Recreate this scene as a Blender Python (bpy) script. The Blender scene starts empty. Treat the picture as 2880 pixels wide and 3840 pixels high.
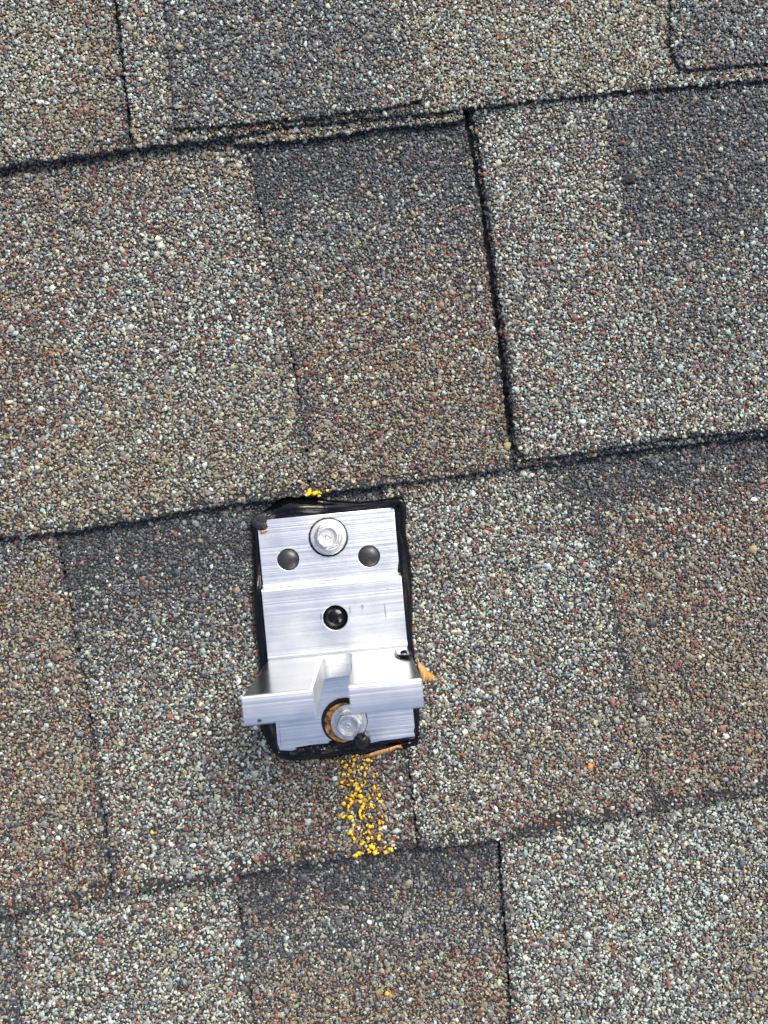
import bpy, bmesh, math, random
import numpy as np
from mathutils import Vector, Matrix, noise

# ------------------------------------------------------------------ camera, sky, sun, exposure
scene = bpy.context.scene
COL = scene.collection
MM = 0.001                                   # the place is measured in millimetres below
DIST = 304.0                                 # camera height above the shingle plane, mm
RX, RY = 0.0236, -0.0319                     # slight tilt of the hand-held camera
F_PX = DIST / 0.1052                         # focal length in source pixels (2880 wide)


def cam_rot():
    cx, sx, cy, sy = math.cos(RX), math.sin(RX), math.cos(RY), math.sin(RY)
    return np.array([[1, 0, 0], [0, cx, -sx], [0, sx, cx]]) @ np.array([[cy, 0, sy], [0, 1, 0], [-sy, 0, cy]])


CR = cam_rot()
cd = bpy.data.cameras.new('camera')
cam = bpy.data.objects.new('camera', cd)
COL.objects.link(cam)
M4 = Matrix([[*CR[0], 0], [*CR[1], 0], [*CR[2], DIST * MM], [0, 0, 0, 1]])
cam.matrix_world = M4
cd.sensor_fit = 'HORIZONTAL'
cd.sensor_width = 26.0
cd.lens = 26.0 * F_PX / 2880.0
cd.clip_start, cd.clip_end = 0.01, 50.0
cd.dof.use_dof = True
cd.dof.focus_distance = 0.299
cd.dof.aperture_fstop = 11.0
scene.camera = cam

SUN_EL, SUN_AZ = math.radians(50), math.radians(28)     # azimuth clockwise from +Y (upslope)
world = bpy.data.worlds.new('World')
scene.world = world
world.use_nodes = True
wn = world.node_tree
bgn = wn.nodes['Background']
sky = wn.nodes.new('ShaderNodeTexSky')
sky.sky_type = 'NISHITA'
sky.sun_disc = False
sky.sun_elevation = SUN_EL
sky.sun_rotation = SUN_AZ
sky.air_density = 1.0
sky.dust_density = 5.0
sky.ozone_density = 1.0
wn.links.new(sky.outputs[0], bgn.inputs[0])
bgn.inputs[1].default_value = 0.14

sd = bpy.data.lights.new('sun', 'SUN')
sun = bpy.data.objects.new('sun', sd)
COL.objects.link(sun)
sd.energy = 1.5
sd.angle = math.radians(28)
sd.color = (1.0, 0.95, 0.88)
sdir = Vector((math.sin(SUN_AZ) * math.cos(SUN_EL), math.cos(SUN_AZ) * math.cos(SUN_EL), math.sin(SUN_EL)))
sun.rotation_euler = sdir.to_track_quat('Z', 'Y').to_euler()
sun.location = sdir * 3

scene.view_settings.view_transform = 'Standard'
scene.view_settings.look = 'None'
scene.view_settings.gamma = 1.0
scene.view_settings.use_curve_mapping = False
scene.view_settings.exposure = 0.80

rng = np.random.default_rng(11)
random.seed(5)


# ------------------------------------------------------------------ plan helpers (all in mm)
def at(dx, dy, z=2.0):
    """sight point given on the 1659-wide view of the photo -> the point it shows at height z (mm)"""
    v = CR @ np.array([(dx * 1.736 - 1440) / F_PX, -(dy * 1.736 - 1920) / F_PX, -1.0])
    s = (z - DIST) / v[2]
    return np.array([v[0] * s, v[1] * s, z])


def atv(q, z):
    """at() for many sight points"""
    v = np.stack([(q[:, 0] * 1.736 - 1440) / F_PX, -(q[:, 1] * 1.736 - 1920) / F_PX, -np.ones(len(q))], 1) @ CR.T
    return v * ((z - DIST) / v[:, 2])[:, None] + np.array([0, 0, DIST])


def atc(cx, cy, z):
    """the same for the enlarged bracket view"""
    return at((850 + cx / 1.9518) / 1.736, (1800 + cy / 1.9518) / 1.736, z)


def plan(P):
    """world mm (n,3) -> view coordinates (n,2)"""
    q = (P - np.array([0, 0, DIST])) @ CR
    return np.stack([(1440 + F_PX * q[:, 0] / -q[:, 2]) / 1.736, (1920 - F_PX * q[:, 1] / -q[:, 2]) / 1.736], 1)


def sstep(a, b, x):
    t = np.clip((x - a) / (b - a), 0, 1)
    return t * t * (3 - 2 * t)


def tag(o, label=None, cat=None, group=None, kind=None):
    for k, v in (('label', label), ('category', cat), ('group', group), ('kind', kind)):
        if v:
            o[k] = v
    return o


def empty(name, loc=(0, 0, 0), rz=0.0):
    o = bpy.data.objects.new(name, None)
    o.empty_display_size = 0.01
    COL.objects.link(o)
    o.location = [c * MM for c in loc]
    o.rotation_euler = (0, 0, rz)
    return o


def link(name, me, mat, parent=None, smooth=False):
    o = bpy.data.objects.new(name, me)
    COL.objects.link(o)
    if mat:
        me.materials.clear()
        me.materials.append(mat)
    if parent:
        o.parent = parent
    if smooth:
        me.polygons.foreach_set('use_smooth', [True] * len(me.polygons))
    return o


def pyobj(name, V, F, mat, parent=None, smooth=False):
    me = bpy.data.meshes.new(name)
    me.from_pydata([tuple(float(c) * MM for c in v) for v in V], [], [tuple(int(i) for i in f) for f in F])
    me.update()
    return link(name, me, mat, parent, smooth)


# ------------------------------------------------------------------ materials
def newmat(name):
    m = bpy.data.materials.new(name)
    m.use_nodes = True
    return m, m.node_tree.nodes, m.node_tree.links, m.node_tree.nodes['Principled BSDF']


def coords(N, L, scale, kind='Object'):
    tc = N.new('ShaderNodeTexCoord')
    mp = N.new('ShaderNodeMapping')
    mp.inputs['Scale'].default_value = scale
    L.new(tc.outputs[kind], mp.inputs[0])
    return mp.outputs[0]


def tex(N, L, vec, scale=1.0, detail=3.0, rough=0.5):
    t = N.new('ShaderNodeTexNoise')
    t.inputs['Scale'].default_value = scale
    t.inputs['Detail'].default_value = detail
    t.inputs['Roughness'].default_value = rough
    L.new(vec, t.inputs['Vector'])
    return t.outputs[0]


def ramp(N, L, fac, stops):
    r = N.new('ShaderNodeValToRGB')
    e = r.color_ramp.elements
    while len(e) < len(stops):
        e.new(0.5)
    for i, (p, c) in enumerate(stops):
        e[i].position = p
        e[i].color = (*c, 1) if len(c) == 3 else c
    L.new(fac, r.inputs[0])
    return r.outputs[0]


def bump(N, L, h, bsdf, strength, dist):
    b = N.new('ShaderNodeBump')
    b.inputs['Strength'].default_value = strength
    b.inputs['Distance'].default_value = dist
    L.new(h, b.inputs['Height'])
    L.new(b.outputs[0], bsdf.inputs['Normal'])
    return b


def mapr(N, L, v, a, b):
    m = N.new('ShaderNodeMapRange')
    m.inputs['To Min'].default_value = a
    m.inputs['To Max'].default_value = b
    L.new(v, m.inputs['Value'])
    return m.outputs[0]


# mineral granules: each carries its own stone colour
m_gran, N, L, B = newmat('mineral_granules')
a = N.new('ShaderNodeAttribute')
a.attribute_name = 'stone'
vec = coords(N, L, (1, 1, 1))
n1 = tex(N, L, vec, 2600, 2)
mx = N.new('ShaderNodeMix')
mx.data_type = 'RGBA'
mx.blend_type = 'MULTIPLY'
mx.inputs[0].default_value = 1.0
L.new(a.outputs['Color'], mx.inputs[6])
L.new(ramp(N, L, n1, [(0.3, (0.72, 0.72, 0.72)), (0.7, (1.25, 1.25, 1.25))]), mx.inputs[7])
L.new(mx.outputs[2], B.inputs['Base Color'])
B.inputs['Roughness'].default_value = 0.62
B.inputs['Specular IOR Level'].default_value = 0.35
bump(N, L, n1, B, 0.35, 0.0002)

# black asphalt of the mats
m_asph, N, L, B = newmat('asphalt_mat')
vec = coords(N, L, (1, 1, 1))
n1 = tex(N, L, vec, 900, 4)
L.new(ramp(N, L, n1, [(0.35, (0.014, 0.014, 0.014)), (0.7, (0.048, 0.046, 0.042))]), B.inputs['Base Color'])
B.inputs['Roughness'].default_value = 0.75
B.inputs['Specular IOR Level'].default_value = 0.25
bump(N, L, n1, B, 0.8, 0.0006)

# roof carried on beyond the pieces that are built one by one
m_far, N, L, B = newmat('granule_field')
vec = coords(N, L, (1, 1, 1))
v = N.new('ShaderNodeTexVoronoi')
v.inputs['Scale'].default_value = 780
L.new(vec, v.inputs['Vector'])
sep = N.new('ShaderNodeSeparateColor')
L.new(v.outputs['Color'], sep.inputs[0])
L.new(ramp(N, L, sep.outputs[0], [(0.0, (0.02, 0.02, 0.022)), (0.35, (0.06, 0.065, 0.07)), (0.62, (0.12, 0.105, 0.072)),
                                  (0.8, (0.09, 0.04, 0.03)), (1.0, (0.24, 0.27, 0.24))]), B.inputs['Base Color'])
B.inputs['Roughness'].default_value = 0.8
bump(N, L, v.outputs['Distance'], B, -0.8, 0.0007)


def aluminium(name, r0, r1, streak, tint=(0.79, 0.80, 0.80)):
    m, N, L, B = newmat(name)
    vec = coords(N, L, (1, 1, 1))
    fine = tex(N, L, coords(N, L, (5, 900, 900)), 1.0, 4, 0.6)
    broad = tex(N, L, coords(N, L, (3.5, 200, 200)), 1.0, 3, 0.55)
    blot = tex(N, L, vec, 120, 5, 0.65)
    fl = tex(N, L, vec, 900, 3, 0.7)
    mx = N.new('ShaderNodeMix'); mx.data_type = 'RGBA'; mx.blend_type = 'MULTIPLY'; mx.inputs[0].default_value = 1
    L.new(ramp(N, L, broad, [(0.30, tuple(c * .90 for c in tint)), (0.55, tint)]), mx.inputs[6])
    L.new(ramp(N, L, fine, [(0.28, (0.78, 0.80, 0.84)), (0.5, (1, 1, 1))]), mx.inputs[7])
    mx2 = N.new('ShaderNodeMix'); mx2.data_type = 'RGBA'; mx2.blend_type = 'MULTIPLY'; mx2.inputs[0].default_value = 1
    L.new(mx.outputs[2], mx2.inputs[6])
    L.new(ramp(N, L, fl, [(0.20, (0.55, 0.55, 0.56)), (0.25, (1, 1, 1))]), mx2.inputs[7])
    cl = tex(N, L, vec, 55, 5, 0.7)
    mx3 = N.new('ShaderNodeMix'); mx3.data_type = 'RGBA'; mx3.blend_type = 'MULTIPLY'; mx3.inputs[0].default_value = 1
    L.new(mx2.outputs[2], mx3.inputs[6])
    L.new(ramp(N, L, cl, [(0.35, (0.84, 0.86, 0.90)), (0.6, (1, 1, 1))]), mx3.inputs[7])
    L.new(mx3.outputs[2], B.inputs['Base Color'])
    B.inputs['Metallic'].default_value = 1.0
    L.new(mapr(N, L, blot, r0, r1), B.inputs['Roughness'])
    ad = N.new('ShaderNodeMath'); ad.operation = 'ADD'
    L.new(fine, ad.inputs[0]); L.new(broad, ad.inputs[1])
    bump(N, L, ad.outputs[0], B, streak, 0.00035)
    return m


m_alu = aluminium('brushed_aluminium', 0.24, 0.46, 0.36)
def smudges(m, spots):
    N, L = m.node_tree.nodes, m.node_tree.links
    B = N['Principled BSDF']
    src = B.inputs['Base Color'].links[0].from_socket
    tc = N.new('ShaderNodeTexCoord')
    nz = tex(N, L, coords(N, L, (1100, 350, 400)), 1.0, 4, .7)
    for x, y, rx, ry in spots:
        mp = N.new('ShaderNodeMapping')
        mp.inputs['Location'].default_value = (-x / rx, -y / ry, 0)
        mp.inputs['Scale'].default_value = (1000 / rx, 1000 / ry, 0)
        L.new(tc.outputs['Object'], mp.inputs[0])
        ln = N.new('ShaderNodeVectorMath'); ln.operation = 'LENGTH'
        L.new(mp.outputs[0], ln.inputs[0])
        sb = N.new('ShaderNodeMath'); sb.operation = 'MULTIPLY_ADD'
        sb.inputs[1].default_value = 2.2
        L.new(nz, sb.inputs[0]); L.new(ln.outputs['Value'], sb.inputs[2])
        mr = N.new('ShaderNodeMapRange')
        mr.inputs['From Min'].default_value = 1.35; mr.inputs['From Max'].default_value = 1.9
        mr.inputs['To Min'].default_value = .52; mr.inputs['To Max'].default_value = 1.0
        L.new(sb.outputs[0], mr.inputs['Value'])
        mu = N.new('ShaderNodeVectorMath'); mu.operation = 'SCALE'
        L.new(src, mu.inputs[0]); L.new(mr.outputs[0], mu.inputs['Scale'])
        src = mu.outputs[0]
    L.new(src, B.inputs['Base Color'])


m_alu_leg = aluminium('drawn_aluminium', 0.14, 0.26, 0.12, (0.60, 0.615, 0.61))
m_alu_saw = aluminium('sawn_aluminium', 0.45, 0.65, 0.25, (0.80, 0.81, 0.80))

m_zinc, N, L, B = newmat('zinc_steel')
vec = coords(N, L, (1, 1, 1))
n1 = tex(N, L, vec, 700, 4)
L.new(ramp(N, L, n1, [(0.3, (0.50, 0.495, 0.475)), (0.65, (0.78, 0.77, 0.74))]), B.inputs['Base Color'])
B.inputs['Metallic'].default_value = 1.0
L.new(mapr(N, L, n1, 0.52, 0.32), B.inputs['Roughness'])
bump(N, L, n1, B, 0.12, 0.0003)


def black(name, rough, col, bscale, bstr, bdist, spec=0.5):
    m, N, L, B = newmat(name)
    vec = coords(N, L, (1, 1, 1))
    n1 = tex(N, L, vec, bscale, 3)
    n2 = tex(N, L, vec, 1500, 3)
    L.new(ramp(N, L, n2, [(0.3, tuple(c * .7 for c in col)), (0.75, tuple(c * 1.4 for c in col))]), B.inputs['Base Color'])
    L.new(mapr(N, L, n2, rough * 0.7, rough * 1.5), B.inputs['Roughness'])
    B.inputs['Specular IOR Level'].default_value = spec
    bump(N, L, n1, B, bstr, bdist)
    return m


m_seal = black('wet_black_sealant', 0.09, (0.003, 0.003, 0.004), 160, 0.35, 0.0015, 0.3)
m_skin = black('skinned_sealant', 0.38, (0.012, 0.013, 0.016), 300, 0.2, 0.0006)
m_dome = black('satin_rubber', 0.30, (0.022, 0.022, 0.022), 400, 0.08, 0.0004)
m_rubber = black('black_rubber', 0.6, (0.012, 0.012, 0.012), 900, 0.6, 0.0006, 0.3)
m_drop = black('dusty_black_drop', 0.2, (0.006, 0.006, 0.006), 500, 0.45, 0.0006)

m_rust, N, L, B = newmat('rusty_orange')
vec = coords(N, L, (1, 1, 1))
n1 = tex(N, L, vec, 480, 5, 0.65)
L.new(ramp(N, L, n1, [(0.40, (0.015, 0.010, 0.006)), (0.46, (0.32, 0.12, 0.015)), (0.58, (0.60, 0.27, 0.04)),
                      (0.72, (0.66, 0.40, 0.12))]), B.inputs['Base Color'])
B.inputs['Roughness'].default_value = 0.6
bump(N, L, n1, B, 0.6, 0.0006)

m_wood, N, L, B = newmat('wood_shaving')
n1 = tex(N, L, coords(N, L, (1500, 160, 300)), 1.0, 4)
L.new(ramp(N, L, n1, [(0.3, (0.26, 0.10, 0.02)), (0.52, (0.50, 0.25, 0.07)), (0.75, (0.75, 0.47, 0.20))]), B.inputs['Base Color'])
B.inputs['Roughness'].default_value = 0.7
bump(N, L, n1, B, 0.6, 0.0004)

m_yel, N, L, B = newmat('yellow_crayon_wax')
vec = coords(N, L, (1, 1, 1))
n1 = tex(N, L, vec, 1100, 3)
L.new(ramp(N, L, n1, [(0.3, (0.70, 0.32, 0.002)), (0.5, (0.86, 0.50, 0.004)), (0.75, (0.92, 0.62, 0.01))]), B.inputs['Base Color'])
B.inputs['Roughness'].default_value = 0.55
bump(N, L, n1, B, 0.5, 0.0004)

m_chip, N, L, B = newmat('orange_stone')
B.inputs['Base Color'].default_value = (0.62, 0.22, 0.03, 1)
B.inputs['Roughness'].default_value = 0.6

# ------------------------------------------------------------------ the roof: courses of shingles
EDGE = {   # lower edge of each course, in view coordinates
    'A': ([-260, 0, 285, 415, 525, 650, 829, 1004, 1329, 1659, 1920], [392, 358, 318, 305, 288, 268, 252, 234, 197, 170, 146]),
    'B': ([-260, 0, 120, 300, 425, 595, 660, 829, 1104, 1255, 1360, 1465, 1659, 1920],
          [1190, 1158, 1150, 1120, 1096, 1076, 1068, 1046, 1011, 989, 973, 958, 938, 910]),
    'C': ([-260, 0, 230, 330, 500, 750, 880, 909, 1074, 1240, 1414, 1659, 1920],
          [2024, 1980, 1938, 1924, 1894, 1850, 1832, 1834, 1815, 1782, 1752, 1712, 1668]),
    'D': ([-260, 1920], [2800, 2520]),
}
UP = {'A': None, 'B': 'A', 'C': 'B', 'D': 'C'}
TOPY = -330.0


def ye(c, x):
    return np.interp(x, EDGE[c][0], EDGE[c][1])


STEP = 4.4


def zsurf(c, off, dx, dy):
    u = np.clip((ye(c, dx) - dy) / 800.0, -0.05, 1.15)
    return off + STEP * (1 - u)


def xat(line, y):
    ys = [p[1] for p in line]
    xs = [p[0] for p in line]
    return np.interp(y, ys, xs)


BIG = 1e5
# stone colour blends: charcoal, blue grey, olive tan, red brown, pale green white
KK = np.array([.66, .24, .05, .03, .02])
KB = np.array([.30, .42, .13, .04, .11])
WW = np.array([.10, .26, .20, .12, .32])
WH = np.array([.10, .27, .13, .09, .41])
TN = np.array([.08, .16, .50, .08, .18])
BR = np.array([.13, .16, .48, .15, .08])
RD = np.array([.13, .18, .36, .20, .13])
TL = np.array([.06, .12, .44, .08, .30])


def blend(*lay):
    """lay: (mix) then (weight array, mix) ..."""
    def f(x, y, u):
        m = np.repeat(lay[0][None], len(x), 0)
        for wf, mix in lay[1:]:
            w = wf(x, y, u)[:, None]
            m = m * (1 - w) + mix[None] * w
        return m
    return f


# seams inside the courses (view coordinates, from the upslope end down)
sA1 = [(245, -400), (249, 0), (262, 120), (285, 320)]
sB1 = [(515, 200), (528, 312), (560, 440), (602, 640), (648, 850), (663, 975), (668, 1080)]
sB2 = [(1000, 180), (1006, 245), (1040, 450), (1075, 720), (1096, 900), (1111, 1012)]
sC1 = [(110, 1060), (126, 1170), (150, 1300), (190, 1500), (214, 1680), (238, 1860), (246, 1960)]
sC2 = [(815, 980), (822, 1050), (850, 1300), (882, 1640), (905, 1840)]
sC3 = [(1235, 900), (1262, 1010), (1330, 1350), (1396, 1650), (1418, 1760)]
sD1 = [(30, 1900), (38, 2006), (44, 2212), (52, 2850)]
sD2 = [(500, 1830), (507, 1895), (530, 2050), (550, 2212), (585, 2850)]
sD3 = [(1074, 1760), (1079, 1825), (1092, 2000), (1107, 2212), (1145, 2850)]


def course_poly(c, left, right, gl=0.0, gr=0.0, edge=None, y_top=None):
    """outline clockwise from the upslope left corner; edge: own lower edge, else the course's"""
    step = 7.0
    def yt(x):
        return TOPY if UP[c] is None else ye(UP[c], x) - 70
    def yb(x):
        return np.interp(x, edge[0], edge[1]) if edge else ye(c, x)
    if c == 'D':
        yb0 = yb
        yb = lambda x: np.minimum(yb0(x), 2545.0)
    def side(line, dxo, const):
        if line is None:
            x = const
            y0, y1 = yt(x), yb(x)
            ys = np.linspace(y0, y1, 40)
            return [(x, y) for y in ys]
        ys = np.arange(line[0][1], line[-1][1] + 1, step)
        xs = xat(line, ys) + dxo
        return [(x, y) for x, y in zip(xs, ys) if yt(x) <= y <= yb(x)]
    Ls = side(left, gl, -250.0)
    Rs = side(right, -gr, 1905.0)
    xb = np.arange(Ls[-1][0] + 4, Rs[-1][0] - 3, step)
    bot = [(x, yb(x)) for x in xb]
    xt = np.arange(Ls[0][0] + 4, Rs[0][0] - 3, 40.0)
    top = [(x, yt(x)) for x in xt]
    pts = top + [(x, y) for x, y in Rs] + bot[::-1] + Ls[::-1]
    vis = [False] * len(top) + [right is not None] * len(Rs) + [True] * len(bot) + [left is not None] * len(Ls)
    return np.array(pts), np.array(vis), [l_ for l_ in (left, right) if l_ is not None]


def roughen(pts, vis, amt=1.6, seed=0):
    """ragged granule-scale edge"""
    r = np.random.default_rng(seed)
    n = len(pts)
    out = pts.copy()
    lo = np.convolve(np.concatenate([r.normal(0, 1, n)] * 2), np.ones(9) / 9, 'same')[:n]
    out += (r.normal(0, amt, (n, 2)) + lo[:, None] * 2.2) * vis[:, None]
    return out


def inside(poly, X, Y):
    res = np.zeros(len(X), bool)
    x0, y0 = poly[:, 0], poly[:, 1]
    x1, y1 = np.roll(x0, -1), np.roll(y0, -1)
    bb = (X > x0.min()) & (X < x0.max()) & (Y > y0.min()) & (Y < y0.max())
    idx = np.nonzero(bb)[0]
    for s in range(0, len(idx), 20000):
        k = idx[s:s + 20000]
        px, py = X[k][:, None], Y[k][:, None]
        c = ((y0 > py) != (y1 > py)) & (px < (x1 - x0) * (py - y0) / (y1 - y0 + 1e-12) + x0)
        res[k] = c.sum(1) % 2 == 1
    return res


def lin(a, b):
    return ([p[0] for p in a], [p[1] for p in a])


# name, course, polygon, offset mm, thickness mm, blend, owner shingle
PIECES = []


def piece(sh, role, c, pv, off, th, mix, seed):
    pts, vis, seams = pv
    PIECES.append(dict(seams=seams, sh=sh, role=role, c=c, pts=roughen(pts, vis, 1.5, seed), vis=vis, off=off, th=th, mix=mix))


def tab_poly(c, left, right, edge):
    return course_poly(c, left, right, 0, 0, edge)


gx = lambda a, b: (lambda x, y, u: sstep(a, b, x))
gxb = lambda a, b: (lambda x, y, u: 1 - sstep(a, b, x))
gu = lambda a, b: (lambda x, y, u: sstep(a, b, u))
gub = lambda a, b: (lambda x, y, u: 1 - sstep(a, b, u))
gnot = lambda f, k: (lambda x, y, u: f(x, y, u) * k)
gand = lambda *fs: (lambda x, y, u: np.prod([f(x, y, u) for f in fs], 0))

# course A
piece('A1', 'mat', 'A', course_poly('A', None, sA1, 0, 5), 0.9, 4.8,
      blend(TL, (gand(gx(150, 190), lambda x, y, u: np.full(len(x), .75)), BR), (gand(gub(.1, .25), gx(-50, 200)), BR)), 1)
piece('A2', 'mat', 'A', course_poly('A', sA1, None, 5, 0), 0.9, 2.6,
      blend(TL, (gand(gxb(330, 480), gu(-.1, .05)), WW), (gand(gub(.03, .08), gxb(850, 1000)), BR),
            (gand(gx(1050, 1200), gu(.2, .45), gxb(1300, 1450)), TN)), 2)
piece('A2', 'mat', 'A', course_poly('A', [(498, 100), (502, 320)], [(998, 100), (1003, 300)], 0, 0,
      ([490, 625, 829, 1010], [311, 303, 275, 260])), -1.0, 1.9, blend(BR, (gx(600, 650), TN)), 3)
piece('A2', 'tab', 'A', tab_poly('A', [(350, -400), (357, 0), (376, 276)], [(872, -400), (886, 0), (921, 214)],
      ([360, 376, 480, 600, 829, 930], [279, 276, 270, 258, 232, 213])), 2.9, 2.3,
      blend(KB, (gand(gx(830, 900), gub(.25, .5)), TN)), 4)
piece('A2', 'tab', 'A', tab_poly('A', [(1436, -400), (1447, 0), (1453, 112), (1462, 136), (1475, 148)], None,
      ([1440, 1475, 1659, 1920], [150, 149, 136, 116])), 2.9, 2.3, blend(KB, (gu(.25, .6), TN)), 5)
# course B
piece('B1', 'mat', 'B', course_poly('B', None, sB1, 0, 2.5), 0.6, 4.8,
      blend(TN, (gand(gub(.75, .95), gu(.2, .45), gx(-100, 100)), WW), (gand(gu(.6, .9), gxb(200, 380)), RD * .8 + KB * .2),
            (gand(gxb(20, 220), gub(.6, .85)), RD), (gub(.12, .26), TN)), 6)
piece('B2', 'mat', 'B', course_poly('B', sB1, sB2, 1.5, 5), 0.35,4.8,
      blend(RD, (gub(.05, .5), BR), (gu(.42, .74), KB), (gu(.68, .90), KK)), 7)
piece('B3', 'mat', 'B', course_poly('B', sB2, None, 9, 0), 0.7, 2.6, blend(BR, (gx(1250, 1400), KB)), 8)
piece('B3', 'tab', 'B', tab_poly('B', [(1014, 180), (1022, 245), (1056, 450), (1090, 720), (1110, 900), (1116, 962), (1124, 982), (1140, 990)], None,
      ([1100, 1140, 1160, 1255, 1360, 1465, 1659, 1920], [990, 990, 990, 977, 958, 944, 926, 900])), 3.0, 2.4,
      blend(WW, (gand(gx(1330, 1420), gu(.08, .35)), KB * .6 + WW * .4), (gand(gx(1318, 1345), gu(.42, .68)), KK * .75 + KB * .25),
            (gand(gu(.93, 1.0), gxb(1320, 1340)), KB), (gub(.03, .3), WW)), 9)
# course C
piece('C1', 'mat', 'C', course_poly('C', None, sC1, 0, 3), 0.7, 4.8,
      blend(BR, (gand(gu(.9, 1.0), gxb(60, 130)), KB), (gand(gub(.0, .35), gxb(200, 260)), RD)), 10)
piece('C2', 'mat', 'C', course_poly('C', sC1, sC2, 2.5, 3), 0.35,4.8,
      blend(WW, (gand(gu(.48, .78), gub(.85, .98)), KB), (gu(.70, .90), KK), (gand(gx(540, 660), gub(.3, .6)), RD)), 11)
piece('C3', 'mat', 'C', course_poly('C', sC2, sC3, 2.5, 0.8), 1.5, 4.6,
      blend(WW, (gand(gx(1150, 1260), gu(.78, .93)), KK), (gand(gub(.2, .45), gx(900, 1100)), BR * .6 + WW * .4)), 12)
piece('C4', 'mat', 'C', course_poly('C', sC3, None, 0.5, 0), 1.35, 4.4,
      blend(BR, (gand(gu(.5, .75), gub(.8, .95)), RD), (gu(.74, .93), KK)), 13)
# course D
piece('D1', 'mat', 'D', course_poly('D', None, sD1, 0, 1), 0.2, 2.6, blend(KB, (gub(.5, .9), BR)), 14)
piece('D2', 'mat', 'D', course_poly('D', sD1, sD2, 1, 3), 1.0, 3.2, blend(WW, (gub(.6, .85), WH)), 15)
piece('D3', 'mat', 'D', course_poly('D', sD2, sD3, 2.5, 4), 0.2, 2.6, blend(BR, (gu(.83, .99), KK), (gand(gu(.68, .8), gub(.82, .95)), KB)), 16)
piece('D4', 'mat', 'D', course_poly('D', sD3, None, 2, 0), 2.4, 4.6, blend(WH, (gand(gx(1480, 1640), gub(.65, .9)), TN)), 17)

# roof sheet under and beyond the pieces
V, F = [], []
R = 2500.0
V += [(-R, -R, -3.2), (R, -R, -3.2), (R, R, -3.2), (-R, R, -3.2)]
F += [(0, 1, 2, 3)]
roof = pyobj('roof', V, F, m_far)
tag(roof, 'weathered asphalt shingle roof in mixed brown, charcoal, red and pale stone granules', 'roof', kind='structure')


def mat_mesh(p):
    pts = p['pts']
    n = len(pts)
    zt = zsurf(p['c'], p['off'], pts[:, 0], pts[:, 1]) - 0.25
    V = np.array([at(x, y, z) for (x, y), z in zip(pts, zt)])
    Bt = V.copy()
    Bt[:, 2] -= p['th']
    bm = bmesh.new()
    tv = [bm.verts.new(v * MM) for v in V]
    bv = [bm.verts.new(v * MM) for v in Bt]
    f = bm.faces.new(tv)
    for i in range(n):
        j = (i + 1) % n
        bm.faces.new((tv[j], tv[i], bv[i], bv[j]))
    f.normal_update()
    if f.normal.z < 0:
        bmesh.ops.reverse_faces(bm, faces=bm.faces[:])
    bmesh.ops.triangulate(bm, faces=[f])
    me = bpy.data.meshes.new('shingle_mat')
    bm.to_mesh(me)
    bm.free()
    return me


# granule field -----------------------------------------------------
PAL = np.array([(0.047, 0.054, 0.061), (0.132, 0.149, 0.162), (0.210, 0.190, 0.128), (0.168, 0.070, 0.052), (0.35, 0.405, 0.365)])


def stone_colours(mix, r):
    c = np.cumsum(mix, 1)
    k = (r.random(len(mix))[:, None] * c[:, -1:] > c).sum(1)
    k = np.clip(k, 0, 4)
    col = PAL[k] * np.exp(r.normal(0, .22, len(mix)))[:, None]
    # some tan stones run to ochre or grey-brown, pale ones to cream
    t = r.random(len(mix))
    w = (k == 2)
    col[w] *= 1 + (t[w][:, None] - .5) * np.array([.25, .0, -.5])
    w = (k == 4) & (t > .72)
    col[w] *= np.array([1.08, 1.0, .78])
    w = (k == 4) & (t < .18)
    col[w] *= np.array([.8, .97, 1.0])
    w = (k == 1) & (t > .6)
    col[w] *= np.array([1.15, 1.0, .85])
    return np.clip(col, .008, .58)


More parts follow.
